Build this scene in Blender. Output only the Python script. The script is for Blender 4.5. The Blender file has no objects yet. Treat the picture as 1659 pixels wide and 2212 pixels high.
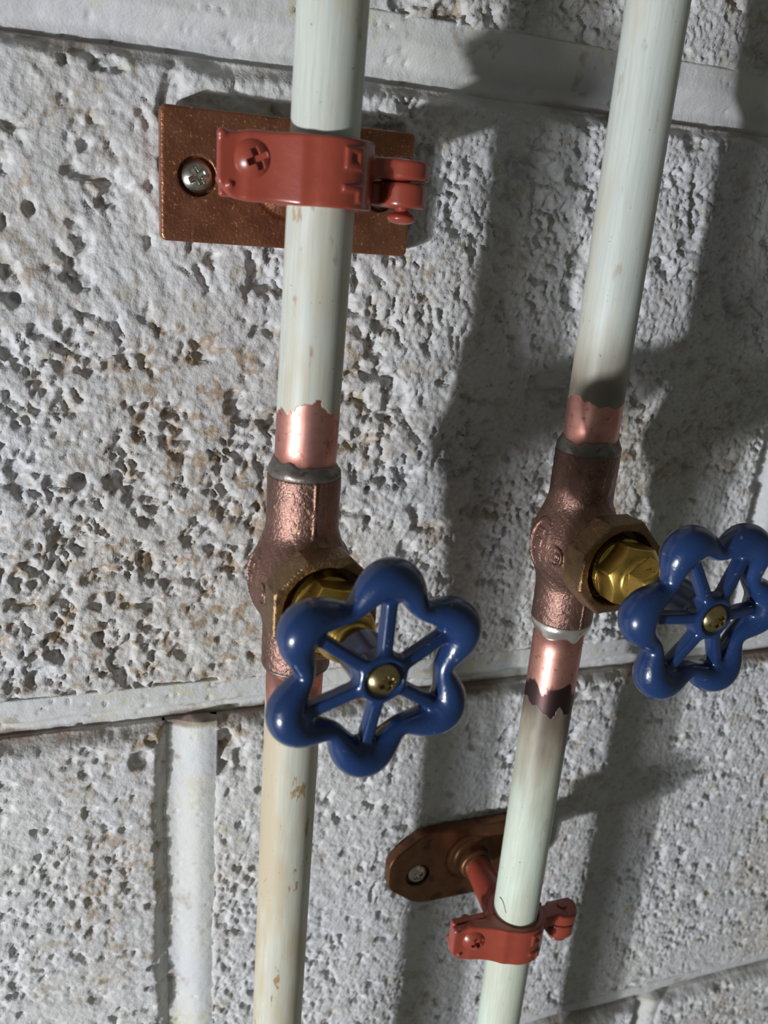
import bpy, math, random
import numpy as np
from mathutils import Matrix, Vector

# ------------------------------------------------------------------ camera, light, exposure
# World: X runs right along the wall, Y into the wall (wall face at y = 0), Z up. Lengths below are in mm.
S = 0.001
scene = bpy.context.scene
COL = scene.collection

cam_data = bpy.data.cameras.new('camera')
cam = bpy.data.objects.new('camera', cam_data)
COL.objects.link(cam)
cam_data.sensor_fit = 'HORIZONTAL'
cam_data.sensor_width = 36.0
cam_data.lens = 36.0 * 1816.51 / 1659.0
cam_data.clip_start = 0.005
cam_data.clip_end = 20.0
right = Vector((0.9437814, -0.32159361, 0.0765129))
down = Vector((-0.03617753, -0.33054953, -0.94309501))
fwd = Vector((0.32858464, 0.88730747, -0.32360096))
m = Matrix((right, -down, -fwd)).transposed().to_4x4()
m.translation = Vector((-92.671, -250.248, 91.265)) * S
cam.matrix_world = m
cam_data.dof.use_dof = True
cam_data.dof.focus_distance = 0.243
cam_data.dof.aperture_fstop = 22.0
scene.camera = cam

world = bpy.data.worlds.new('world')
scene.world = world
world.use_nodes = True
bg = world.node_tree.nodes['Background']
bg.inputs['Color'].default_value = (0.92, 0.95, 0.84, 1)
bg.inputs['Strength'].default_value = 0.10


def point_light(name, loc, power, radius, color):
    l = bpy.data.lights.new(name, 'POINT')
    l.energy = power
    l.shadow_soft_size = radius
    l.color = color
    o = bpy.data.objects.new(name, l)
    o.location = Vector(loc) * S
    COL.objects.link(o)
    return o


# one hand lamp low to the left: a small bright emitter and its wide, dimmer reflector
point_light('hand_lamp_bulb', (-1227, -750, -435), 73.0, 0.022, (0.93, 0.96, 1.0))
point_light('hand_lamp_reflector', (-1070, -765, -420), 25.0, 0.08, (0.93, 0.96, 1.0))

scene.view_settings.view_transform = 'Standard'
scene.view_settings.look = 'None'
scene.view_settings.gamma = 1.0
scene.view_settings.use_curve_mapping = False
scene.view_settings.exposure = 0.0

# ------------------------------------------------------------------ noise on arrays


def _hash(ix, iy, iz, seed):
    h = (ix.astype(np.int64) * 374761393 + iy.astype(np.int64) * 668265263 + iz.astype(np.int64) * 2147483647 + seed * 1274126177) & 0xFFFFFFFF
    h = ((h ^ (h >> 13)) * 1274126177) & 0xFFFFFFFF
    h = ((h ^ (h >> 16)) * 2246822519) & 0xFFFFFFFF
    h = h ^ (h >> 15)
    return (h & 0xFFFFFF).astype(np.float32) / np.float32(0xFFFFFF)


_Z0 = np.zeros(1, np.int64)


def noise2(x, z, seed=0):
    ix = np.floor(x); iz = np.floor(z)
    fx = (x - ix).astype(np.float32); fz = (z - iz).astype(np.float32)
    fx = fx * fx * fx * (fx * (fx * 6 - 15) + 10); fz = fz * fz * fz * (fz * (fz * 6 - 15) + 10)
    ix = ix.astype(np.int64); iz = iz.astype(np.int64)
    a = _hash(ix, iz, _Z0, seed); b = _hash(ix + 1, iz, _Z0, seed)
    c = _hash(ix, iz + 1, _Z0, seed); d = _hash(ix + 1, iz + 1, _Z0, seed)
    return (a + (b - a) * fx) * (1 - fz) + (c + (d - c) * fx) * fz


def fbm2(x, z, seed=0, octv=3):
    s = 0; w = 0.5; t = 0
    for k in range(octv):
        s = s + w * noise2(x * (2 ** k) + 17.3 * k, z * (2 ** k) - 9.1 * k, seed + k)
        t += w; w *= 0.5
    return s / t


def worley2(x, z, seed=0):
    ix = np.floor(x).astype(np.int64); iz = np.floor(z).astype(np.int64)
    best = np.full(np.broadcast(x, z).shape, 9.0, np.float32); second = best.copy()
    for i in (-1, 0, 1):
        for k in (-1, 0, 1):
            cx = ix + i; cz = iz + k
            px = cx + _hash(cx, cz, _Z0, seed); pz = cz + _hash(cx, cz, _Z0, seed + 7)
            d = np.sqrt((x - px) ** 2 + (z - pz) ** 2).astype(np.float32)
            second = np.minimum(second, np.maximum(best, d))
            best = np.minimum(best, d)
    return best, second


def sstep(a, b, x):
    t = np.clip((x - a) / (b - a), 0, 1)
    return t * t * (3 - 2 * t)


# ------------------------------------------------------------------ mesh helpers


def mesh_from(name, verts, faces, smooth=True):
    """verts (n,3) in mm, faces (m,k) array or list"""
    me = bpy.data.meshes.new(name)
    v = np.asarray(verts, np.float32) * S
    if isinstance(faces, np.ndarray):
        n, k = faces.shape
        me.vertices.add(len(v)); me.vertices.foreach_set('co', v.ravel())
        me.loops.add(n * k); me.loops.foreach_set('vertex_index', faces.astype(np.int32).ravel())
        me.polygons.add(n)
        me.polygons.foreach_set('loop_start', np.arange(0, n * k, k, dtype=np.int32))
        me.update(calc_edges=True); me.validate()
    else:
        me.from_pydata([tuple(q) for q in v], [], faces); me.update()
    me.polygons.foreach_set('use_smooth', np.full(len(me.polygons), smooth))
    return me


def link(name, me, mat, parent=None, loc=(0, 0, 0), rotz=0.0):
    o = bpy.data.objects.new(name, me)
    COL.objects.link(o)
    if mat is not None and me is not None and not me.materials:
        me.materials.append(mat)
    o.location = Vector(loc) * S
    o.rotation_euler = (0, 0, rotz)
    if parent is not None:
        o.parent = parent
    return o


def thing(name, label, cat, loc, rotz=0.0, group=None):
    o = bpy.data.objects.new(name, None)
    o.empty_display_size = 0.01
    COL.objects.link(o)
    o.location = Vector(loc) * S
    o.rotation_euler = (0, 0, rotz)
    o['label'] = label; o['category'] = cat
    if group:
        o['group'] = group
    return o


def surface_nets(f, lo, hi, h):
    lo = np.array(lo, np.float32); hi = np.array(hi, np.float32)
    n = np.ceil((hi - lo) / h).astype(int) + 1
    ax = [lo[i] + h * np.arange(n[i], dtype=np.float32) for i in range(3)]
    X, Y, Z = np.meshgrid(*ax, indexing='ij', sparse=False)
    V = f(X, Y, Z).astype(np.float32)
    sg = V < 0
    cn = tuple(n - 1)
    acc = np.zeros(cn + (3,), np.float32); cnt = np.zeros(cn, np.float32)
    quads = []
    edges = []
    for a in range(3):
        sl0 = [slice(None)] * 3; sl1 = [slice(None)] * 3
        sl0[a] = slice(0, -1); sl1[a] = slice(1, None)
        v0 = V[tuple(sl0)]; v1 = V[tuple(sl1)]
        idx = np.argwhere(sg[tuple(sl0)] != sg[tuple(sl1)])
        i0 = tuple(idx.T)
        t = v0[i0] / (v0[i0] - v1[i0])
        pos = idx.astype(np.float32); pos[:, a] += t
        b, c = (a + 1) % 3, (a + 2) % 3
        cells = []
        for db, dc in ((-1, -1), (0, -1), (0, 0), (-1, 0)):
            q = idx.copy(); q[:, b] += db; q[:, c] += dc
            cells.append(q)
            ok = np.all((q >= 0) & (q < np.array(cn)), axis=1)
            qi = tuple(q[ok].T)
            np.add.at(acc, qi, pos[ok]); np.add.at(cnt, qi, 1)
        edges.append((cells, sg[tuple(sl0)][i0]))
    used = cnt > 0
    ids = np.full(cn, -1, np.int64); ids[used] = np.arange(used.sum())
    P = acc[used] / cnt[used][:, None] * h + lo
    for cells, inside in edges:
        ok = np.ones(len(inside), bool)
        for q in cells:
            ok &= np.all((q >= 0) & (q < np.array(cn)), axis=1)
        q = np.stack([ids[tuple(c[ok].T)] for c in cells], 1)
        ins = inside[ok]
        q[~ins] = q[~ins][:, ::-1]
        quads.append(q)
    F = np.concatenate(quads)
    for _ in range(2):   # pull the vertices onto the surface
        e = 0.25 * h
        x, y, z = P[:, 0], P[:, 1], P[:, 2]
        d = f(x, y, z)
        g = np.stack([f(x + e, y, z) - f(x - e, y, z), f(x, y + e, z) - f(x, y - e, z), f(x, y, z + e) - f(x, y, z - e)], 1) / (2 * e)
        g2 = np.maximum((g * g).sum(1), 0.2)
        step = np.clip(d / g2, -0.5 * h, 0.5 * h)
        P = P - g * step[:, None]
    return P, F


def sdf_mesh(name, f, lo, hi, h):
    P, F = surface_nets(f, lo, hi, h)
    return mesh_from(name, P, F)


# signed distances
def smin(a, b, k):
    h = np.clip(0.5 + 0.5 * (b - a) / k, 0, 1)
    return b + (a - b) * h - k * h * (1 - h)


def smax(a, b, k):
    return -smin(-a, -b, k)


def box(x, y, z, c, hf, r=0.0):
    qx = np.abs(x - c[0]) - hf[0] + r; qy = np.abs(y - c[1]) - hf[1] + r; qz = np.abs(z - c[2]) - hf[2] + r
    return np.sqrt(np.maximum(qx, 0) ** 2 + np.maximum(qy, 0) ** 2 + np.maximum(qz, 0) ** 2) + np.minimum(np.maximum(qx, np.maximum(qy, qz)), 0) - r


def disc(rad, ax, R, a0, a1, r=0.0):
    """cylinder: radial distance rad, axial coordinate ax between a0 and a1"""
    q = rad - R + r; w = np.abs(ax - 0.5 * (a0 + a1)) - 0.5 * abs(a1 - a0) + r
    return np.sqrt(np.maximum(q, 0) ** 2 + np.maximum(w, 0) ** 2) + np.minimum(np.maximum(q, w), 0) - r


def ngon(u, v, ap, n, rot=0.0):
    """distance to a regular n-gon with apothem ap"""
    t = np.arctan2(v, u) - rot
    s = 2 * np.pi / n
    t = (t + 0.5 * s) % s - 0.5 * s
    return np.hypot(u, v) * np.cos(t) - ap


def capsule(x, y, z, a, b, ra, rb=None):
    rb = ra if rb is None else rb
    a = np.array(a, float); b = np.array(b, float); ab = b - a
    t = np.clip(((x - a[0]) * ab[0] + (y - a[1]) * ab[1] + (z - a[2]) * ab[2]) / (ab @ ab), 0, 1)
    return np.sqrt((x - a[0] - t * ab[0]) ** 2 + (y - a[1] - t * ab[1]) ** 2 + (z - a[2] - t * ab[2]) ** 2) - (ra + (rb - ra) * t)


# ------------------------------------------------------------------ materials


class NT:
    def __init__(self, name):
        self.m = bpy.data.materials.new(name); self.m.use_nodes = True
        self.t = self.m.node_tree; self.n = self.t.nodes
        self.b = self.n['Principled BSDF']
        tc = self.n.new('ShaderNodeTexCoord'); self.obj = tc.outputs['Object']

    def set(self, sock, val):
        if hasattr(val, 'is_output') or isinstance(val, bpy.types.NodeSocket):
            self.t.links.new(val, sock)
        elif isinstance(val, (tuple, list)) and len(val) == 3 and sock.type == 'RGBA':
            sock.default_value = (*val, 1)
        else:
            sock.default_value = val

    def scale(self, v, s):
        n = self.n.new('ShaderNodeVectorMath'); n.operation = 'MULTIPLY'
        self.set(n.inputs[0], v); n.inputs[1].default_value = s
        return n.outputs[0]

    def add(self, v, s):
        n = self.n.new('ShaderNodeVectorMath'); n.operation = 'ADD'
        self.set(n.inputs[0], v); self.set(n.inputs[1], s)
        return n.outputs[0]

    def noise(self, mm, detail=3.0, rough=0.5, dist=0.0, vec=None, stretch=(1, 1, 1), off=(0, 0, 0)):
        """noise whose features are about mm millimetres across"""
        n = self.n.new('ShaderNodeTexNoise')
        v = self.scale(self.add(vec or self.obj, off), tuple(1000.0 / mm * q for q in stretch))
        self.set(n.inputs['Vector'], v)
        n.inputs['Scale'].default_value = 1.0
        n.inputs['Detail'].default_value = detail; n.inputs['Roughness'].default_value = rough
        n.inputs['Distortion'].default_value = dist
        return n.outputs['Fac']

    def voro(self, mm, feature='F1'):
        n = self.n.new('ShaderNodeTexVoronoi'); n.feature = feature
        self.set(n.inputs['Vector'], self.scale(self.obj, (1000.0 / mm,) * 3))
        n.inputs['Scale'].default_value = 1.0
        return n.outputs['Distance']

    def ramp(self, fac, a, b, lo=0.0, hi=1.0):
        n = self.n.new('ShaderNodeMapRange'); n.interpolation_type = 'SMOOTHSTEP'
        self.set(n.inputs['Value'], fac)
        n.inputs['From Min'].default_value = a; n.inputs['From Max'].default_value = b
        n.inputs['To Min'].default_value = lo; n.inputs['To Max'].default_value = hi
        return n.outputs['Result']

    def math(self, op, a, b=0.0, c=0.0):
        n = self.n.new('ShaderNodeMath'); n.operation = op
        self.set(n.inputs[0], a); self.set(n.inputs[1], b); self.set(n.inputs[2], c)
        return n.outputs[0]

    def mix(self, f, a, b):
        n = self.n.new('ShaderNodeMix'); n.data_type = 'RGBA'
        self.set(n.inputs['Factor'], f); self.set(n.inputs[6], a); self.set(n.inputs[7], b)
        return n.outputs[2]

    def sep(self, v):
        n = self.n.new('ShaderNodeSeparateXYZ'); self.set(n.inputs[0], v)
        return n.outputs

    def bump(self, h, mm, strength=1.0):
        n = self.n.new('ShaderNodeBump')
        n.inputs['Strength'].default_value = strength; n.inputs['Distance'].default_value = mm * S
        self.set(n.inputs['Height'], h)
        self.set(self.b.inputs['Normal'], n.outputs['Normal'])

    def out(self, color, rough, metal=0.0, coat=0.0, spec=None):
        self.set(self.b.inputs['Base Color'], color); self.set(self.b.inputs['Roughness'], rough)
        self.set(self.b.inputs['Metallic'], metal)
        if coat:
            self.b.inputs['Coat Weight'].default_value = coat; self.b.inputs['Coat Roughness'].default_value = 0.12
        if spec is not None:
            self.b.inputs['Specular IOR Level'].default_value = spec
        return self.m


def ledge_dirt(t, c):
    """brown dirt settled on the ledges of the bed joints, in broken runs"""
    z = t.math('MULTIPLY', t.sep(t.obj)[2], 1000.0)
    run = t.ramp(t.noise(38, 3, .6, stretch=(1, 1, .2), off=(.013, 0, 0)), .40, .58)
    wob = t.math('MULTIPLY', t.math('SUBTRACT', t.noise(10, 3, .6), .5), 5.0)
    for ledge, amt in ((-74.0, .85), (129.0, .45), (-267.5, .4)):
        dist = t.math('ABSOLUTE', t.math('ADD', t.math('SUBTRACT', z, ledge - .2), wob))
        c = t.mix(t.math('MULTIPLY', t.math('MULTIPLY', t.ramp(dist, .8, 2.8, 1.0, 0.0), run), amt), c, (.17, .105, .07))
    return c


def mat_block():
    t = NT('painted_block')
    c = t.mix(t.ramp(t.noise(70, 2), .35, .7), (.56, .56, .575), (.60, .59, .575))
    # rusty brown water stains in loose patches
    dv = t.n.new('ShaderNodeVectorMath'); dv.operation = 'DISTANCE'
    t.set(dv.inputs[0], t.obj); dv.inputs[1].default_value = (-.062, 0, -.002)
    near = t.math('MULTIPLY', t.ramp(dv.outputs['Value'], .02, .10, 1.0, 0.0), .22)
    patch = t.ramp(t.math('ADD', t.noise(75, 3, .55, off=(.04, 0, .02)), near), .50, .68)
    spots = t.ramp(t.noise(5.5, 3, .6, .6), .52, .62)
    c = t.mix(t.math('MULTIPLY', t.math('MULTIPLY', patch, spots), .8), c, (.33, .22, .12))
    c = t.mix(t.math('MULTIPLY', patch, .22), c, (.46, .38, .28))
    c = t.mix(t.math('MULTIPLY', t.ramp(t.noise(9, 2, off=(.3, 0, .1)), .60, .68), .5), c, (.42, .36, .26))
    c = t.mix(t.math('MULTIPLY', t.ramp(t.noise(3.2, 2, off=(.7, 0, .4)), .67, .72), .45), c, (.12, .10, .08))
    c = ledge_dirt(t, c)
    t.bump(t.math('ADD', t.noise(0.9, 3, .6), t.math('MULTIPLY', t.noise(2.2, 2), 1.4)), .28, .9)
    return t.out(c, .62, spec=.35)


def mat_mortar():
    t = NT('painted_mortar')
    c = t.mix(t.ramp(t.noise(40, 2), .35, .7), (.58, .58, .60), (.60, .60, .575))
    c = t.mix(t.math('MULTIPLY', t.math('MULTIPLY', t.ramp(t.noise(26, 2, off=(.2, 0, .2)), .52, .62), t.ramp(t.noise(3.5, 3, .6), .46, .6)), .5), c, (.56, .52, .30))
    c = t.mix(t.math('MULTIPLY', t.ramp(t.noise(14, 3, .6, off=(.5, 0, .1)), .60, .70), .6), c, (.30, .22, .15))
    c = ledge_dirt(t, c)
    t.bump(t.math('ADD', t.noise(0.8, 3, .6), t.noise(2.0, 2, .6)), .16, .9)
    return t.out(c, .6, spec=.35)


def mat_pipe(name, edge, amp, scorch, scorch_len, seed, sign, stain=1.0, tint=(.62, .66, .60)):
    """old paint over copper; z = 0 at the soldered end, running away along +z*sign. edge: where the paint stops (mm)"""
    t = NT(name)
    o = (seed * .013, seed * .007, seed * .003)
    z = t.math('MULTIPLY', t.sep(t.obj)[2], 1000.0 * sign)
    rag = t.noise(9, 2, .5, .8, stretch=(1, 1, .55), off=o)
    fine = t.noise(2.0, 2, off=o)
    zz = t.math('ADD', z, t.math('ADD', t.math('MULTIPLY', t.math('SUBTRACT', rag, .5), amp), t.math('MULTIPLY', t.math('SUBTRACT', fine, .5), 2.0)))
    painted = t.ramp(zz, edge - .25, edge + .25)
    brush = t.noise(.8, 4, .7, stretch=(1, 1, .05), off=o)
    pc = t.mix(t.ramp(brush, .3, .7), tuple(q * .84 for q in tint), tint)
    pc = t.mix(t.math('MULTIPLY', t.ramp(t.noise(14, 3, .6, stretch=(1, 1, .25), off=o), .42, .62), .7 * stain), pc, (.50, .42, .28))
    pc = t.mix(t.math('MULTIPLY', t.ramp(t.noise(4.5, 3, .65, stretch=(1, 1, .4), off=o), .62, .70), .7 * stain), pc, (.34, .20, .09))
    pc = t.mix(t.math('MULTIPLY', t.ramp(t.noise(1.1, 2, off=o), .72, .78), .7), pc, (.10, .08, .06))
    # paint browned by the soldering torch
    if scorch > 0:
        zs = t.math('ADD', z, t.math('MULTIPLY', t.math('SUBTRACT', t.noise(12, 3, .6, stretch=(1, 1, .3), off=o), .5), scorch_len * .9))
        br = t.ramp(zs, edge + scorch_len * .15, edge + scorch_len, 1.0, 0.0)
        pc = t.mix(t.math('MULTIPLY', br, scorch * .8), pc, (.23, .16, .10))
        br2 = t.ramp(zs, edge, edge + scorch_len * .35, 1.0, 0.0)
        pc = t.mix(t.math('MULTIPLY', br2, scorch * .8), pc, (.07, .045, .035))
    cc = t.mix(t.ramp(t.noise(6, 3, .6, off=o), .4, .7), (.70, .36, .30), (.60, .27, .22))
    cc = t.mix(t.math('MULTIPLY', t.ramp(t.noise(2.2, 2, off=o), .62, .70), .5), cc, (.20, .09, .07))
    if scorch > .8:
        cc = t.mix(t.ramp(zz, edge - 6.5, edge - 5.0), cc, (.085, .05, .05))
    c = t.mix(painted, cc, pc)
    t.bump(t.math('ADD', t.math('MULTIPLY', painted, 1.0), t.math('MULTIPLY', brush, .22)), .14, .9)
    rough = t.math('ADD', t.math('MULTIPLY', painted, .02), .44)
    return t.out(c, rough, t.math('SUBTRACT', 1.0, painted))


def mat_cast():
    t = NT('cast_bronze')
    c = t.mix(t.ramp(t.noise(16, 3), .35, .65), (.27, .150, .120), (.19, .110, .088))
    o = t.sep(t.obj)
    # bare yellow bronze shows where the casting is worn round the neck
    front = t.ramp(t.math('ADD', t.math('MULTIPLY', o[1], -1000.0), t.math('MULTIPLY', t.noise(9, 3, .6), 8.0)), 12.0, 19.0)
    c = t.mix(t.math('MULTIPLY', front, .75), c, (.27, .17, .075))
    c = t.mix(t.math('MULTIPLY', t.ramp(t.noise(5, 3, .65, off=(.1, 0, 0)), .58, .70), .55), c, (.10, .055, .045))
    c = t.mix(t.math('MULTIPLY', t.ramp(t.noise(1.1, 1), .66, .74), .5), c, (.55, .33, .18))
    t.bump(t.math('ADD', t.noise(0.75, 3, .6), t.math('MULTIPLY', t.noise(2.5, 2), .8)), .32, .9)
    return t.out(c, .40, .85)


def mat_simple(name, c1, c2, mm, rough, metal, bmm=0.0, bsize=1.0, spots=None, coat=0.0, smm=1.5, s0=.68, s1=.74):
    t = NT(name)
    c = t.mix(t.ramp(t.noise(mm, 3, .6), .35, .65), c1, c2)
    if spots:
        c = t.mix(t.math('MULTIPLY', t.ramp(t.noise(smm, 2, .5, off=(.21, .1, .3)), s0, s1), .75), c, spots)
    if bmm:
        t.bump(t.noise(bsize, 3, .55), bmm, .8)
    return t.out(c, rough, metal, coat)


M = dict(
    block=mat_block(), mortar=mat_mortar(), cast=mat_cast(),
    blue=mat_simple('blue_enamel', (.0095, .029, .098), (.0115, .035, .115), 12, .27, 0, .05, 3.0, (.20, .13, .085), .25, 1.7, .70, .77),
    red=mat_simple('red_oxide_paint', (.30, .056, .033), (.26, .047, .028), 14, .30, 0, .10, 3.5, (.10, .02, .015), .2, 1.3, .73, .8),
    plate=mat_simple('coppered_cast_iron', (.34, .145, .078), (.24, .092, .053), 9, .40, .8, .26, .8, (.85, .42, .2), 0, .8, .64, .72),
    plate_dark=mat_simple('coppered_cast_iron_dull', (.20, .088, .043), (.14, .06, .031), 9, .42, .75, .10, 1.2, (.05, .03, .025), 0, 7, .60, .72),
    brass=mat_simple('brass', (.60, .40, .09), (.45, .29, .07), 6, .33, .95, .08, 1.6, (.12, .08, .03), 0, 1.2, .66, .73),
    brass_screw=mat_simple('brass_screw', (.55, .44, .22), (.40, .31, .14), 3, .25, 1.0, .05, 1.0, (.10, .07, .03), 0, 1.5, .62, .72),
    steel=mat_simple('zinc_screw', (.62, .59, .53), (.48, .45, .40), 4, .30, 1.0, .03, .8, (.25, .18, .12), 0, 1.8, .66, .76),
    solder=mat_simple('dull_solder', (.26, .235, .21), (.19, .165, .145), 4, .42, .8, .15, 1.6, (.10, .07, .05), 0, 2.5, .62, .74),
    solder_bright=mat_simple('bright_solder', (.80, .77, .72), (.68, .63, .58), 5, .32, .9, .12, 1.4, (.25, .18, .14), 0, 2.0, .68, .76),
    dark=mat_simple('dark_gap', (.02, .015, .012), (.03, .02, .016), 4, .6, 0),
)

# ------------------------------------------------------------------ the wall: painted concrete blocks with mortar joints
VX, VZ = (-150.0, 270.0), (-322.0, 182.0)      # part of the wall worth fine relief


def axis_coords(a, b, fine_lo, fine_hi, step, mid=1.0, margin=120.0, coarse=4.0):
    """grid lines from a to b: fine in view, medium just beyond, coarse further out"""
    zones = [(fine_lo, fine_hi, step), (fine_lo - margin, fine_lo, mid), (fine_hi, fine_hi + margin, mid),
             (-9e3, fine_lo - margin, coarse), (fine_hi + margin, 9e3, coarse)]
    pts = [np.array([a, b])]
    for lo, hi, st in zones:
        lo, hi = max(a, lo), min(b, hi)
        if hi > lo:
            pts.append(np.linspace(lo, hi, max(2, int((hi - lo) / st) + 1)))
    p = np.unique(np.round(np.concatenate(pts), 4))
    return p[np.concatenate([[True], np.diff(p) > 0.1])]


def rough_height(x, z, g=1.0):
    """relief of the porous block face in mm, positive towards the room; g scales the grain"""
    x = x / g; z = z / g
    wx = x + 2.6 * (fbm2(x / 6, z / 6, 5) - .5); wz = z + 2.6 * (fbm2(x / 6, z / 6, 9) - .5)
    wx = wx + 1.1 * (noise2(x / 1.3, z / 1.3, 15) - .5); wz = wz + 1.1 * (noise2(x / 1.3 + 4, z / 1.3, 19) - .5)
    h = 1.2 * (fbm2(x / 34, z / 34, 1) - .5)
    open_ = sstep(.40, .60, fbm2(x / 42 + 3.3, z / 42, 21))             # how open-textured the face is here
    pebbly = sstep(-25, 25, x + 50 * (fbm2(x / 30, z / 30, 23) - .5))   # rounder, heavier paint further along the wall
    # plateaus of paint broken by irregular holes, dragged along a slant near the top of the block
    sl = sstep(50, 110, z)
    u = (wx * .80 + wz * .60); v = (-wx * .60 + wz * .80) / (1 + .30 * sl)
    t = .46 * noise2(u / 4.6, v / 4.6, 41) + .31 * noise2(u / 2.3 + 7, v / 2.3, 42) + .23 * noise2(u / 1.15, v / 1.15 + 3, 43)
    thr = .315 + .13 * open_ - .05 * pebbly
    pit = 1 - sstep(thr - .15, thr + .045, t)
    h = h - (.9 + .8 * open_) * (1.0 if g == 1.0 else .6) * pit + 1.6 * (t - .5)
    d, d2 = worley2(wx / 2.6, wz / 2.6, 3)
    dome = np.sqrt(np.clip(1 - (d / .95) ** 2, 0, 1)) * sstep(.0, .28, d2 - d)
    h = h + (.08 + .50 * pebbly + .15 * open_) * dome
    p = fbm2(wx / 8.5 + 9, wz / 6.5, 51, 2)
    h = h - 2.0 * sstep(.68, .78, p)
    h = h + .30 * (noise2(x / .9, z / .9, 71) - .5) + .16 * (noise2(wx / .55, wz / .55, 73) - .5)
    return h * g


HOLES = [(-96, 13, 3.0, 6), (-105, 88, 2.0, 3), (-110, 64, 2.5, 3), (-53.0, -93, 3.6, 6), (-53.0, -83, 6.0, 4.5), (-55.0, -88, 4.0, 4), (-6, 8, 1.8, 5), (-80, -86, 4.5, 3),
         (-92, -38, 2.4, 4), (-5, -3, 1.7, 4)]


def grid_mesh(name, xs, zs, hf, back):
    X, Z = np.meshgrid(xs, zs, indexing='ij')
    Hh = hf(X, Z)
    nx, nz = X.shape
    P = np.stack([X, -Hh, Z], -1).reshape(-1, 3)
    I = np.arange(nx * nz).reshape(nx, nz)
    F = np.stack([I[:-1, :-1], I[1:, :-1], I[1:, 1:], I[:-1, 1:]], -1).reshape(-1, 4)
    ring = np.concatenate([I[:, 0], I[-1, 1:], I[-2::-1, -1], I[0, -2:0:-1]])
    R2 = P[ring].copy(); R2[:, 1] = back
    n0 = len(P); k = len(ring)
    j = np.arange(k); jn = (j + 1) % k
    side = np.stack([ring[jn], ring[j], n0 + j, n0 + jn], -1)
    return mesh_from(name, np.concatenate([P, R2]), np.concatenate([F, side]))


def block_mesh(x0, x1, z0, z1, g=1.0):
    def hf(X, Z):
        h = rough_height(X, Z, g)
        j = 1.6 * (fbm2(X / 6, Z / 6, 81) - .5)
        j = j + 2.4 * (fbm2(X / 19, Z / 19, 83) - .5)
        dt = np.minimum(x1 - X, z1 - Z) + j - .8               # the arrises that stand proud of the mortar
        db = np.minimum(X - x0, Z - z0) + j - 1.3               # the arrises struck flush
        rel = sstep(0, 3.5, np.minimum(dt, db))
        h = h * (.2 + .8 * rel) - 4.2 * (1 - sstep(-1.0, 4.2, dt)) - 1.3 * (1 - sstep(-.5, 3.0, db)) - 2.6 * (1 - sstep(-1.3, .5, db))
        for hx, hz, r, dep in HOLES:
            q = np.hypot(X - hx, (Z - hz)) + 1.6 * (fbm2(X / 3, Z / 3, 91) - .5)
            h = h - dep * (1 - sstep(r * .55, r, q))
        return h
    return grid_mesh('concrete_block', axis_coords(x0, x1, *VX, .58), axis_coords(z0, z1, *VZ, .58, 1.3), hf, 36.0)


def joint_mesh(x0, x1, z0, z1, vertical):
    def hf(X, Z):
        n = .5 * (fbm2(X / 11, Z / 11, 101) - .5) + .16 * (fbm2(X / 1.6, Z / 1.6, 103, 2) - .5)
        n = n + .30 * (fbm2(X / 3.2, Z / 3.2, 105) - .5) - .8 * sstep(.80, .86, fbm2(X / 2.6, Z / 2.6, 107, 2))
        if vertical:
            s = (X - x0) / (x1 - x0)
            return n - .5 - 4.0 * (1 - sstep(.16, .72, s)) - .5 * sstep(.8, 1.0, s)
        w = 3.0 * (fbm2(X / 22, Z * 0 + 2, 109) - .5)
        s = (Z - z0 + w) / (z1 - z0)
        return n - .3 - .5 * sstep(1.0, .5, s) - 5.4 * (1 - sstep(.24, .62, s))
    xs = axis_coords(x0, x1, *VX, .7); zs = axis_coords(z0, z1, *VZ, .7)
    return grid_mesh('mortar_joint', xs, zs, hf, 30.0)


X0, X1, ZB, ZT = -480.0, 600.0, -460.0, 330.0
wall_v = [(X0, 34, ZB), (X1, 34, ZB), (X1, 34, ZT), (X0, 34, ZT), (X0, 70, ZB), (X1, 70, ZB), (X1, 70, ZT), (X0, 70, ZT)]
wall = link('wall_back', mesh_from('wall_back', wall_v, [(0, 1, 2, 3), (5, 4, 7, 6), (4, 0, 3, 7), (1, 5, 6, 2), (3, 2, 6, 7), (4, 5, 1, 0)], False), M['mortar'])
wall['kind'] = 'structure'
wall['label'] = 'white painted concrete block wall with pitted faces and smooth mortar joints'
BED = [(-267.5, -257.0), (-74.0, -61.0), (129.0, 143.5)]
COURSES = [(ZB, -267.5, (158.0, 168.0)), (-257.0, -74.0, (-71.5, -57.0)), (-61.0, 129.0, (158.0, 168.0)), (143.5, ZT, (-71.5, -57.0))]
for z0, z1, (h0, h1) in COURSES:
    g = .76 if z1 < -70 else 1.0
    left = X0
    for k in (-1, 0, 1):
        a0, a1 = h0 + 400.0 * k, h1 + 400.0 * k
        if a0 < X0 + 20 or a1 > X1 - 20:
            continue
        link('concrete_block', block_mesh(left, a0, z0, z1, g), M['block'], wall)
        link('mortar_joint', joint_mesh(a0 - 1.0, a1 + 3.0, z0, z1, True), M['mortar'], wall)
        left = a1
    link('concrete_block', block_mesh(left, X1, z0, z1, g), M['block'], wall)
for z0, z1 in BED:
    link('mortar_joint', joint_mesh(X0, X1, z0 - 1.0, z1 + 3.0, False), M['mortar'], wall)

# ------------------------------------------------------------------ pipes
PR = 7.95


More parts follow.
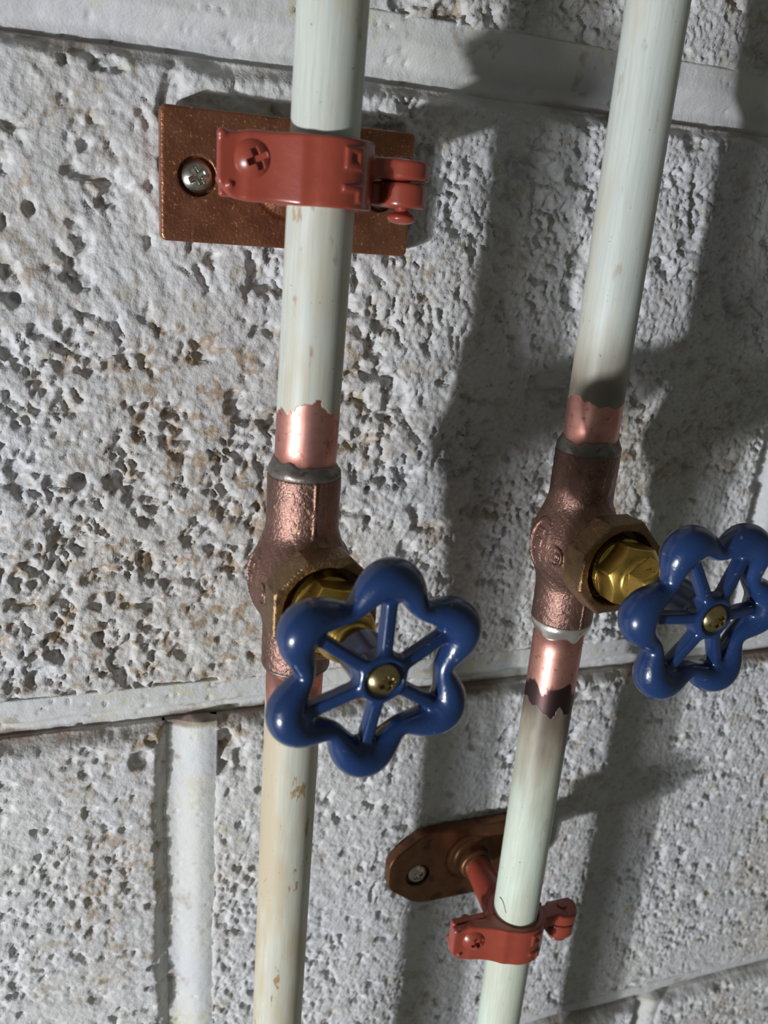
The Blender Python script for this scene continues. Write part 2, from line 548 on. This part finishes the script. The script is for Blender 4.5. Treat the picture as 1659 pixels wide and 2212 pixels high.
def revolve(name, prof, seg=64, smooth=True, axis='z'):
    """prof: list of (r, z)"""
    n = len(prof)
    a = np.linspace(0, 2 * np.pi, seg, endpoint=False)
    r = np.array([p[0] for p in prof]); h = np.array([p[1] for p in prof])
    x = np.outer(r, np.cos(a)); y = np.outer(r, np.sin(a)); z = np.outer(h, np.ones(seg))
    P = np.stack([x, y, z], -1).reshape(-1, 3)
    if axis == '-y':                      # z becomes -y
        P = np.stack([P[:, 0], -P[:, 2], P[:, 1]], -1)
    I = np.arange(n * seg).reshape(n, seg); J = np.roll(I, -1, 1)
    F = np.stack([I[:-1], J[:-1], J[1:], I[1:]], -1).reshape(-1, 4)
    return mesh_from(name, P, F, smooth)


def pipe_length(parent, base, tip, mat):
    """a length of pipe; its mesh origin sits on the soldered end"""
    b = Vector(base); t = Vector(tip)
    L = (t - b).length
    nz = 40
    prof = [(PR - 1.2, 0.4), (PR, 0.0)] + [(PR, L * k / nz) for k in range(1, nz + 1)] + [(PR - 1.2, L)]
    sgn = 1 if t.z > b.z else -1
    me = revolve('pipe_length', [(r, z * sgn) for r, z in (prof if sgn > 0 else prof)])
    if sgn < 0:
        me.flip_normals()
    o = link('pipe_length', me, mat)
    q = Vector((0, 0, sgn)).rotation_difference((t - b).normalized())
    o.matrix_world = Matrix.Translation((b - PIPE_ORG[parent.name]) * S) @ q.to_matrix().to_4x4()
    o.parent = parent
    return o


PIPE_ORG = {}
VALVES = dict(a=dict(c=Vector((-40.4, -48.0, .2)), rot=4.1, up=28.9), b=dict(c=Vector((46.2, -43.7, 4.0)), rot=5.9, up=28.9))
CUP0, CUP1 = -25.8, 29.1          # ends of the valve cups along the pipe, from the bonnet axis


def pipe_run(label, key, top, bottom, mu, ml):
    v = VALVES[key]['c']
    p = thing('copper_pipe', label, 'pipe', v, 0, 'copper pipes on the block wall')
    PIPE_ORG[p.name] = v
    pipe_length(p, (v.x, v.y, v.z + CUP1), top, mu)
    pipe_length(p, (v.x - .1, v.y, v.z + CUP0), bottom, ml)
    return p


pipe_run('pale painted copper pipe held by the clamp on the rectangular copper-coloured plate', 'a', (-36.6, -48.0, 328), (-41.6, -48.0, -458),
         mat_pipe('old_paint_on_copper_a', 17.5, 13.0, 0.0, 1, 3, 1, 1.0, (.58, .605, .55)), mat_pipe('old_paint_on_copper_b', 9.0, 26.0, 0.0, 1, 11, -1, 1.3, (.60, .59, .50)))
pipe_run('pale painted copper pipe scorched brown around its valve, held by the round-ended bracket', 'b', (44.7, -43.7, 328), (48.0, -43.7, -458),
         mat_pipe('old_paint_on_copper_c', 15.5, 10.0, .75, 26, 5, 1, .5, (.57, .605, .565)), mat_pipe('old_paint_on_copper_d', 28.0, 15.0, 1.0, 52, 8, -1, .4, (.62, .70, .60)))

# ------------------------------------------------------------------ valves


def f_body(x, y, z):
    rz = np.hypot(x, y)
    zc = .5 * (CUP0 + CUP1); hl = .5 * (CUP1 - CUP0)
    d = disc(rz, z, 9.5, zc - hl, zc + hl, .7)
    seam = np.maximum(np.maximum(rz - 9.85, np.abs(x) - .28), np.abs(z - zc) - hl + .3)
    d = smin(d, np.maximum(seam, y), .25)
    q = np.sqrt((x / 13.5) ** 2 + (y / 12.6) ** 2 + ((z - .5) / 15.0) ** 2)
    ell = (q - 1) * 12.8
    d = smin(d, ell, 3.5)
    ry = np.hypot(x, z)
    d = smin(d, disc(ry, -y, 11.6, 0, 15, 1.0), 4.5)
    oc = smax(ngon(x, z, 13.6, 8, 0.0), np.abs(-y - 18.0) - 4.2, 1.0)
    oc = np.maximum(oc, np.hypot(ry * .55, np.maximum(-y - 17.0, 0)) - 9.3)      # turned chamfer
    d = smin(d, oc, 2.4)
    d = smax(d, -disc(ry, -y, 11.3, 16.0, 30, .5), .6)
    # oval raised name pad on each cheek with worn letters
    for s in (-1, 1):
        e = np.sqrt(((y + .5) / 4.4) ** 2 + ((z - .3) / 8.8) ** 2)
        side = -(s * x - 8)
        d = smin(d, np.maximum(np.maximum((np.abs(e - .92) - .09) * 4.4, ell - .62), side), .25)
        let = np.full(np.shape(x), 9.0)
        for k, (zz, kind) in enumerate(((5.0, 0), (3.0, 1), (1.0, 2), (-1.0, 1), (-3.0, 0), (-5.0, 2))):
            if kind != 1:
                let = np.minimum(let, np.maximum(np.abs(y + .5) - 1.6, np.abs(z - zz - .55) - .3))
            if kind != 2:
                let = np.minimum(let, np.maximum(np.abs(y + .5) - 1.6, np.abs(z - zz + .5) - .3))
            let = np.minimum(let, np.maximum(np.abs(y + .5 - (1.2 if k % 2 else -1.2)) - .3, np.abs(z - zz) - .75))
        d = smin(d, np.maximum(np.maximum(let, ell - .6), side), .15)
    # small round foundry mark low on the neck
    u = (x + 11.2) * .42 + (y + 8.2) * -.91
    tx = np.sqrt((y + 8.0) ** 2 + (z + .6) ** 2)
    ringm = np.maximum(np.abs(tx - 2.7) - .3, np.abs(x + 12.1) - .65)
    mk = np.minimum(ringm, np.maximum(np.abs(np.hypot(y + 8.8, z + .6) - .9) - .22, np.abs(x + 12.1) - .6))
    mk = np.minimum(mk, np.maximum(np.abs(np.hypot(y + 7.0, z + .6) - .8) - .22, np.abs(x + 12.1) - .6))
    d = smin(d, mk, .35)
    # raised round lump on the upper cup
    lump = np.sqrt((x - 1.0) ** 2 / 2.5 ** 2 + (y + 8.4) ** 2 / 1.5 ** 2 + (z - 20) ** 2 / 3.6 ** 2) - 1
    d = smin(d, lump * 1.6, .5)
    return d + .05 * np.sin(.95 * x + 1.3 * z) * np.sin(.8 * y - .6 * z + 1.0) + .03 * np.sin(2.3 * x + y) * np.sin(2.1 * z - 1.7 * y)


def f_bonnet(x, y, z):
    ry = np.hypot(x, z); a = -y
    d = disc(ry, a, 9.2, 15.0, 22.4, .5)
    for k in range(3):
        d = np.maximum(d, -(np.hypot(ry - 9.25, a - 19.6 - 1.0 * k) - .28))
    hx = smax(ngon(x, z, 8.3, 6, .35), np.abs(a - 26.4) - 4.4, .5)
    hx = smax(hx, np.hypot(ry, np.maximum(a - 22, 0) * 1.15) - 11.4, .3)
    d = smin(d, hx, .5)
    d = smin(d, disc(ry, a, 6.3, 28, 33, .4), .6)
    return d


def f_packing(x, y, z):
    ry = np.hypot(x, z); a = -y
    hx = smax(ngon(x, z, 6.4, 6, .1), np.abs(a - 36.2) - 4.0, .5)
    hx = smax(hx, np.hypot(ry, np.maximum(a - 33.5, 0) * .9) - 8.0, .4)
    return smin(hx, disc(ry, a, 4.6, 38, 41.5, .6), .8)


WHEEL_PH = math.radians(90)


def _rim_table():
    g = np.arange(-30, 30.01, .2)
    X, Z = np.meshgrid(g, g, indexing='ij')
    t = np.linspace(0, 2 * np.pi, 432, endpoint=False)
    c = np.cos(6 * t); c = c + .04 * (1 - c * c)
    rho = 18.7 + 2.45 * c
    px = rho * np.cos(t + WHEEL_PH); pz = rho * np.sin(t + WHEEL_PH)
    best = np.full(X.shape, 1e9); cc = np.zeros(X.shape)
    for i in range(len(t)):
        d = (X - px[i]) ** 2 + (Z - pz[i]) ** 2
        w = d < best
        best[w] = d[w]; cc[w] = c[i]
    return np.sqrt(best), cc


RIM_D, RIM_C = _rim_table()


def table(T, x, z):
    u = np.clip((x + 30) / .2, 0, T.shape[0] - 2); v = np.clip((z + 30) / .2, 0, T.shape[1] - 2)
    i = u.astype(int); k = v.astype(int); fu = u - i; fv = v - k
    return (T[i, k] * (1 - fu) + T[i + 1, k] * fu) * (1 - fv) + (T[i, k + 1] * (1 - fu) + T[i + 1, k + 1] * fu) * fv


def f_wheel(x, y, z):
    """local: outward is -y, rim plane at y = 0"""
    r = np.hypot(x, z)
    q = table(RIM_D, x, z); c = table(RIM_C, x, z)
    tr = 3.3 + 1.15 * c; ta = 4.0 + 1.1 * c
    k = np.sqrt((q / tr) ** 2 + (y / ta) ** 2)
    d = (k - 1) * tr
    sp = np.full(np.shape(x), 9.0)
    for i in range(6):
        a = WHEEL_PH + i * math.pi / 3
        u = x * math.cos(a) + z * math.sin(a); v = -x * math.sin(a) + z * math.cos(a)
        yc = -2.0 * np.clip((20 - u) / 14, 0, 1)
        b = box(u, y - yc, v, (12.2, 0, 0), (9.5, 1.9, 1.4), .9)
        sp = np.minimum(sp, b)
    d = smin(d, sp, 1.3)
    d = smin(d, disc(r, -y, 5.5, -9.0, 4.6, .8), 1.3)
    d = smax(d, -disc(r, -y, 4.3, 4.1, 9, .1), .25)
    return d


def f_screw(R, H, slot, rot):
    def f(x, y, z):
        """pan head, outward -y, seat at y = 0, Phillips recess"""
        ry = np.hypot(x, z); a = -y
        Rs = (R * R + H * H) / (2 * H)
        d = smax(np.sqrt(ry ** 2 + (a - (H - Rs)) ** 2) - Rs, -(a + .4), .2)
        d = smax(d, ry - R, .35)
        c, s = math.cos(rot), math.sin(rot)
        u = c * x + s * z; v = -s * x + c * z
        taper = np.clip((a - H + 2.4), 0, 9) * .16
        arm = np.minimum(np.maximum(np.abs(u) - slot, np.abs(v) - .14 * slot - .2 - taper * .5), np.maximum(np.abs(v) - slot, np.abs(u) - .14 * slot - .2 - taper * .5))
        arm = np.minimum(arm, np.hypot(u, v) - slot * .40)
        arm = np.maximum(arm, -(a - (H - 1.9) - ry * .25))
        return smax(d, -arm, .15)
    return f


body_me = sdf_mesh('valve_body', f_body, (-16, -24, -28), (16, 15, 31), .35)
bonnet_me = sdf_mesh('bonnet', f_bonnet, (-11, -35, -11), (11, -15, 11), .36)
pack_me = sdf_mesh('packing_nut', f_packing, (-8.5, -43, -8.5), (8.5, -31, 8.5), .36)
wheel_me = sdf_mesh('handwheel', f_wheel, (-28.5, -7.5, -28.5), (28.5, 10.5, 28.5), .38)
wscrew_me = sdf_mesh('wheel_screw', f_screw(3.9, 2.3, 1.75, .5), (-4.6, -3, -4.6), (4.6, 1, 4.6), .17)
stem_me = revolve('stem', [(0.1, 40.5), (3.1, 40.6), (3.1, 47), (2.9, 50)], 32, True, '-y')


def solder_ring(z, up, bright, grow, seed):
    n = 72; prof = []
    a = np.linspace(0, 2 * np.pi, n, endpoint=False)
    rng = noise2(a * 2.2 + seed, a * 0 + seed, seed)
    rows = []
    hgt = grow * (.7 + .9 * np.abs(noise2(np.cos(a) * 2.4 + seed, np.sin(a) * 2.4, seed + 3)))
    for t, r in ((-.25, 9.0), (0.0, 9.45), (.35, 9.35), (.6, 8.8), (.85, 8.25), (1.0, PR + .03), (1.0, PR - .02)):
        hz = np.where(t > 0, t * hgt, t * 2.0)
        rr = r + .12 * (noise2(np.cos(a) * 4 + t * 3, np.sin(a) * 4 + seed, seed + 5) - .5) if r > PR + .1 else r + 0 * a
        rows.append(np.stack([rr * np.cos(a), rr * np.sin(a), z + (hz if up else -hz)], -1))
    P = np.concatenate(rows); k = len(rows)
    I = np.arange(k * n).reshape(k, n); J = np.roll(I, -1, 1)
    F = np.stack([I[:-1], J[:-1], J[1:], I[1:]], -1).reshape(-1, 4)
    if not up:
        F = F[:, ::-1]
    return mesh_from('solder_joint', P, F)


def valve(key, label, wheel_dist, wheel_ph, up_bright, low_bright, seed):
    v = VALVES[key]
    t = thing('gate_valve', label, 'valve', v['c'], math.radians(v['rot']), 'blue-wheeled gate valves on the copper pipes')
    link('valve_body', body_me, M['cast'], t)
    for z, up, br, g in ((CUP1 - .15, True, up_bright, 3.2), (CUP0 + .15, False, low_bright, 3.6 if low_bright else 1.2)):
        link('solder_joint', solder_ring(z, up, br, g, seed + up), M['solder_bright' if br else 'solder'], t)
    link('bonnet', bonnet_me, M['brass'], t)['label'] = 'yellow brass hexagonal bonnet'
    link('packing_nut', pack_me, M['brass'], t, (0, 0, .6))
    link('stem', stem_me, M['brass'], t, (0, 0, .8))
    w = link('handwheel', wheel_me, M['blue'], t, (0, -wheel_dist, 1.2))
    w['label'] = 'blue six-lobed handwheel'
    w.rotation_euler = (0, wheel_ph, 0)
    s = link('wheel_screw', wscrew_me, M['brass_screw'], w, (0, -4.1, 0))
    return t


valve('a', 'bronze gate valve with blue handwheel below the rectangular copper-coloured plate', 54.0, math.radians(5.5), False, False, 1)
valve('b', 'bronze gate valve with blue handwheel on the scorched pipe above the round-ended bracket', 53.0, math.radians(-27), False, True, 7)

# ------------------------------------------------------------------ hinged pipe clamps on their wall plates


def f_clamp_front(x, y, z):
    """pipe axis z, room side -y, split at y = 0"""
    r = np.hypot(x, y)
    hz = 7.6
    ring = np.maximum(np.abs(r - 9.35) - 1.35, y + .25)
    ring = smax(ring, np.abs(z) - hz, .7)
    tab = box(x, y, z, (-16.6, -1.75, -.2), (8.7, 1.35, 6.9), .7)
    tab = smax(tab, (-(x + 25.3) - (z + 7.1)) * .707 + 2.2, 1.0)
    gx, gy = 10.0, -4.4
    gl = math.hypot(gx, gy)
    su = ((x + 17.5) * gx + (y + 2.0) * gy) / gl; sv = (-(x + 17.5) * gy + (y + 2.0) * gx) / gl
    web = box(su, sv, z, (gl * .5, 0, 0), (gl * .5 + .8, 1.3, 7.2), .7)
    d = smin(smin(ring, tab, 3.5), web, 3.5)
    d = smax(d, np.abs(z) - 7.5, .7)
    # hinge ear, upper half only
    ear = smin(box(x, y, z, (14.0, -1.0, 2.4), (5.0, 3.2, 2.25), .9), disc(np.hypot(x - 19.2, y), z, 5.9, .2, 4.6, .9), 1.0)
    d = smin(d, ear, 1.5)
    d = smax(d, -disc(r, z, 8.02, -20, 20), .1)
    d = smax(d, -disc(np.hypot(x - 19.2, y), z, 1.5, 3.4, 9, .1), .3)
    # worn raised marks on the band
    a = np.arctan2(x, -y) * 10.6
    rr = np.abs(r - 10.7) - .5
    mk = np.full(np.shape(x), 9.0)
    for (cx, cz, w, h) in ((2.0, 3.2, .5, 2.1), (5.2, 3.4, .5, 2.0), (3.6, 1.6, 2.0, .5), (3.4, -3.0, 2.2, .5), (5.4, -4.4, .6, 1.3), (3.6, 4.9, 1.2, .45)):
        mk = np.minimum(mk, np.maximum(np.maximum(np.abs(a - cx) - w, np.abs(z - cz) - h), np.maximum(rr, y + 2)))
    d = smin(d, mk, .9)
    # drips of paint
    d = smin(d, np.sqrt((x + 22.6) ** 2 + (y + 3.0) ** 2 + (z + 4.2) ** 2) - .8, .5)
    d = smin(d, np.sqrt((x + 24.4) ** 2 + (y + 2.6) ** 2 + (z - 6.2) ** 2) - 1.0, .8)
    return d


def f_clamp_rear(x, y, z):
    r = np.hypot(x, y)
    ring = np.maximum(np.abs(r - 9.35) - 1.35, -y + .25)
    ring = smax(ring, np.abs(z) - 7.6, .7)
    tab = box(x, y, z, (-16.2, 1.75, -.2), (8.2, 1.35, 6.6), .7)
    d = smin(ring, tab, 2.2)
    ear = smin(box(x, y, z, (14.0, 2.2, -3.0), (5.0, 1.6, 2.75), .9), disc(np.hypot(x - 19.2, y), z, 5.6, -5.9, -.3, .9), 1.0)
    d = smin(d, ear, 1.5)
    d = smax(d, -disc(r, z, 8.02, -20, 20), .1)
    # shank towards the wall
    sh = capsule(x, y, z, (0, 10, -1), (0, 30, -1), 7.0, 5.0)
    d = smin(d, np.maximum(sh, y - 30.5), 1.8)
    # end of the clamp screw behind the tab
    d = smin(d, disc(np.hypot(x + 17, z - 1.5), y, 2.0, 2, 6.6, .6), .5)
    d = smin(d, disc(np.hypot(x + 23.4, z + 3.0), y, 1.5, 1, 4.2, .6), .5)
    return smax(d, -disc(r, z, 8.02, -20, 20), .1)


def f_pin(x, y, z):
    r = np.hypot(x, y)
    d = disc(r, z, 1.7, -8, 5.4, .3)
    q = np.sqrt((x / 3.6) ** 2 + (y / 3.6) ** 2 + ((z + 8.2) / 1.5) ** 2)
    return smin(d, (q - 1) * 1.5, .4)


def plate_fn(hx, hz, corner, thick, screws, boss_r, boss_h, round_end, boss_c=(0, 0)):
    def f(x, y, z):
        a = -y
        if round_end:
            p2 = np.maximum(box(x, 0 * y, z, (0, 0, 0), (hx, 5, hz), corner), 0 * x - 99)
            p2 = smax(p2, (np.abs(x) * .62 + np.abs(z) * .785) - (hx * .62 + hz * .785) + 8.2, 3.0)
        else:
            qx = np.abs(x) - hx + corner; qz = np.abs(z) - hz + corner
            p2 = np.hypot(np.maximum(qx, 0), np.maximum(qz, 0)) + np.minimum(np.maximum(qx, qz), 0) - corner
        d = smax(p2, np.abs(a - .5 * thick) - .5 * thick, .8)
        rb = np.hypot(x - boss_c[0], z - boss_c[1])
        # bell round the shank with a shallow moat
        d = smin(d, disc(rb, a, boss_r * .66, 0, thick + boss_h, 1.0), 2.5)
        d = smax(d, -(np.hypot(rb - boss_r, a - thick - .5) - 1.1), .5)
        for sx, sz in screws:
            rs = np.hypot(x - sx, z - sz)
            d = smax(d, -np.maximum(rs - 5.0, -(a - thick + 2.2)), .5)
            d = smax(d, -(rs - 2.4), .2)
        return d
    return f


front_me = sdf_mesh('clamp_front', f_clamp_front, (-27, -13, -9), (27, 3, 9), .36)
rear_me = sdf_mesh('clamp_rear', f_clamp_rear, (-27, -7, -9), (27, 32, 9), .40)
pin_me = sdf_mesh('hinge_pin', f_pin, (-4.5, -4.5, -10.5), (4.5, 4.5, 6.5), .25)
cscrew_me = sdf_mesh('clamp_screw', f_screw(5.0, 3.0, 2.3, .45), (-5.6, -3.8, -5.6), (5.6, 1, 5.6), .21)
pscrew_me = sdf_mesh('plate_screw', f_screw(4.5, 2.6, 2.2, .55), (-5.2, -3.4, -5.2), (5.2, 1, 5.2), .21)


def bracket(label, pipe_x, pipe_y, z, plate_c, plate_me, mat, screws, thick, shank_to):
    t = thing('pipe_bracket', label, 'bracket', (plate_c[0], 0, plate_c[1]), 0, 'hinged pipe brackets')
    lx, lz = pipe_x - plate_c[0], z - plate_c[1]
    y0 = -.9
    link('wall_plate', plate_me, mat, t, (0, y0, 0))
    for i, (sx, sz) in enumerate(screws):
        link('plate_screw', pscrew_me, M['steel'], t, (sx, y0 - thick + 1.7, sz))['label'] = 'steel cross-head screw'
    r = link('clamp_rear', rear_me, M['red'], t, (lx, pipe_y, lz))
    f = link('clamp_front', front_me, M['red'], t, (lx, pipe_y, lz))
    link('clamp_screw', cscrew_me, M['red'], f, (-17.0, -2.9, 1.5))
    link('hinge_pin', pin_me, M['red'], f, (19.2, 0, 0))
    # bare end of the shank between the plate and the paint
    y1 = pipe_y + 29.5
    me = revolve('shank', [(5.4, 0.0), (5.2, -y1 - 4.0), (4.9, -y1 + .6), (0.1, -y1 + .6)], 32, True, '-y')
    link('shank', me, mat, t, (lx, 0, lz - 1))
    return t


SU = [(-25.6, 0), (25.6, 0)]
bracket('red painted hinged pipe clamp on a rectangular copper-coloured wall plate', -38.6, -48.0, 101.0, (-37.4, 99.2),
        sdf_mesh('wall_plate', plate_fn(35.0, 16.7, 1.6, 6.8, SU, 9.0, 4.0, False, (-1.2, .8)), (-37, -12.5, -18), (37, 1, 18), .45), M['plate'], SU, 6.8, 0)
SL = [(-22.4, -2.5), (22.4, -2.5)]
bracket('red painted hinged pipe clamp on a round-ended dark copper wall plate', 46.9, -43.7, -146.0, (47.0, -149.5),
        sdf_mesh('wall_plate', plate_fn(35.0, 17.0, 3.0, 5.2, SL, 10.0, 6.0, True, (0, 2.5)), (-37, -14, -19), (37, 1, 19), .45), M['plate_dark'], SL, 5.2, 0)

# a short black bristle caught in the paint of the scorched pipe, just above its clamp
brist = []
for k in range(9):
    q = k / 8
    ang = math.radians(-172 + 26 * q)
    rr = PR + .12
    brist.append((rr * math.cos(ang), rr * math.sin(ang), 4.0 - 4.2 * q - 1.6 * math.sin(math.pi * q) * -1))
bv, bf = [], []
for k, (bx, by, bz) in enumerate(brist):
    for j in range(5):
        w = 2 * math.pi * j / 5
        bv.append((bx + .13 * math.cos(w) * bx / PR, by + .13 * math.cos(w) * by / PR, bz + .13 * math.sin(w)))
for k in range(len(brist) - 1):
    for j in range(5):
        jn = (j + 1) % 5
        bf.append((k * 5 + j, k * 5 + jn, (k + 1) * 5 + jn, (k + 1) * 5 + j))
pipe_b = [o for o in bpy.data.objects if o.name.startswith('copper_pipe')][1]
org = VALVES['b']['c']
link('bristle', mesh_from('bristle', bv, bf), M['dark'], pipe_b, (46.56 - org.x, 0, -134.0 - org.z))
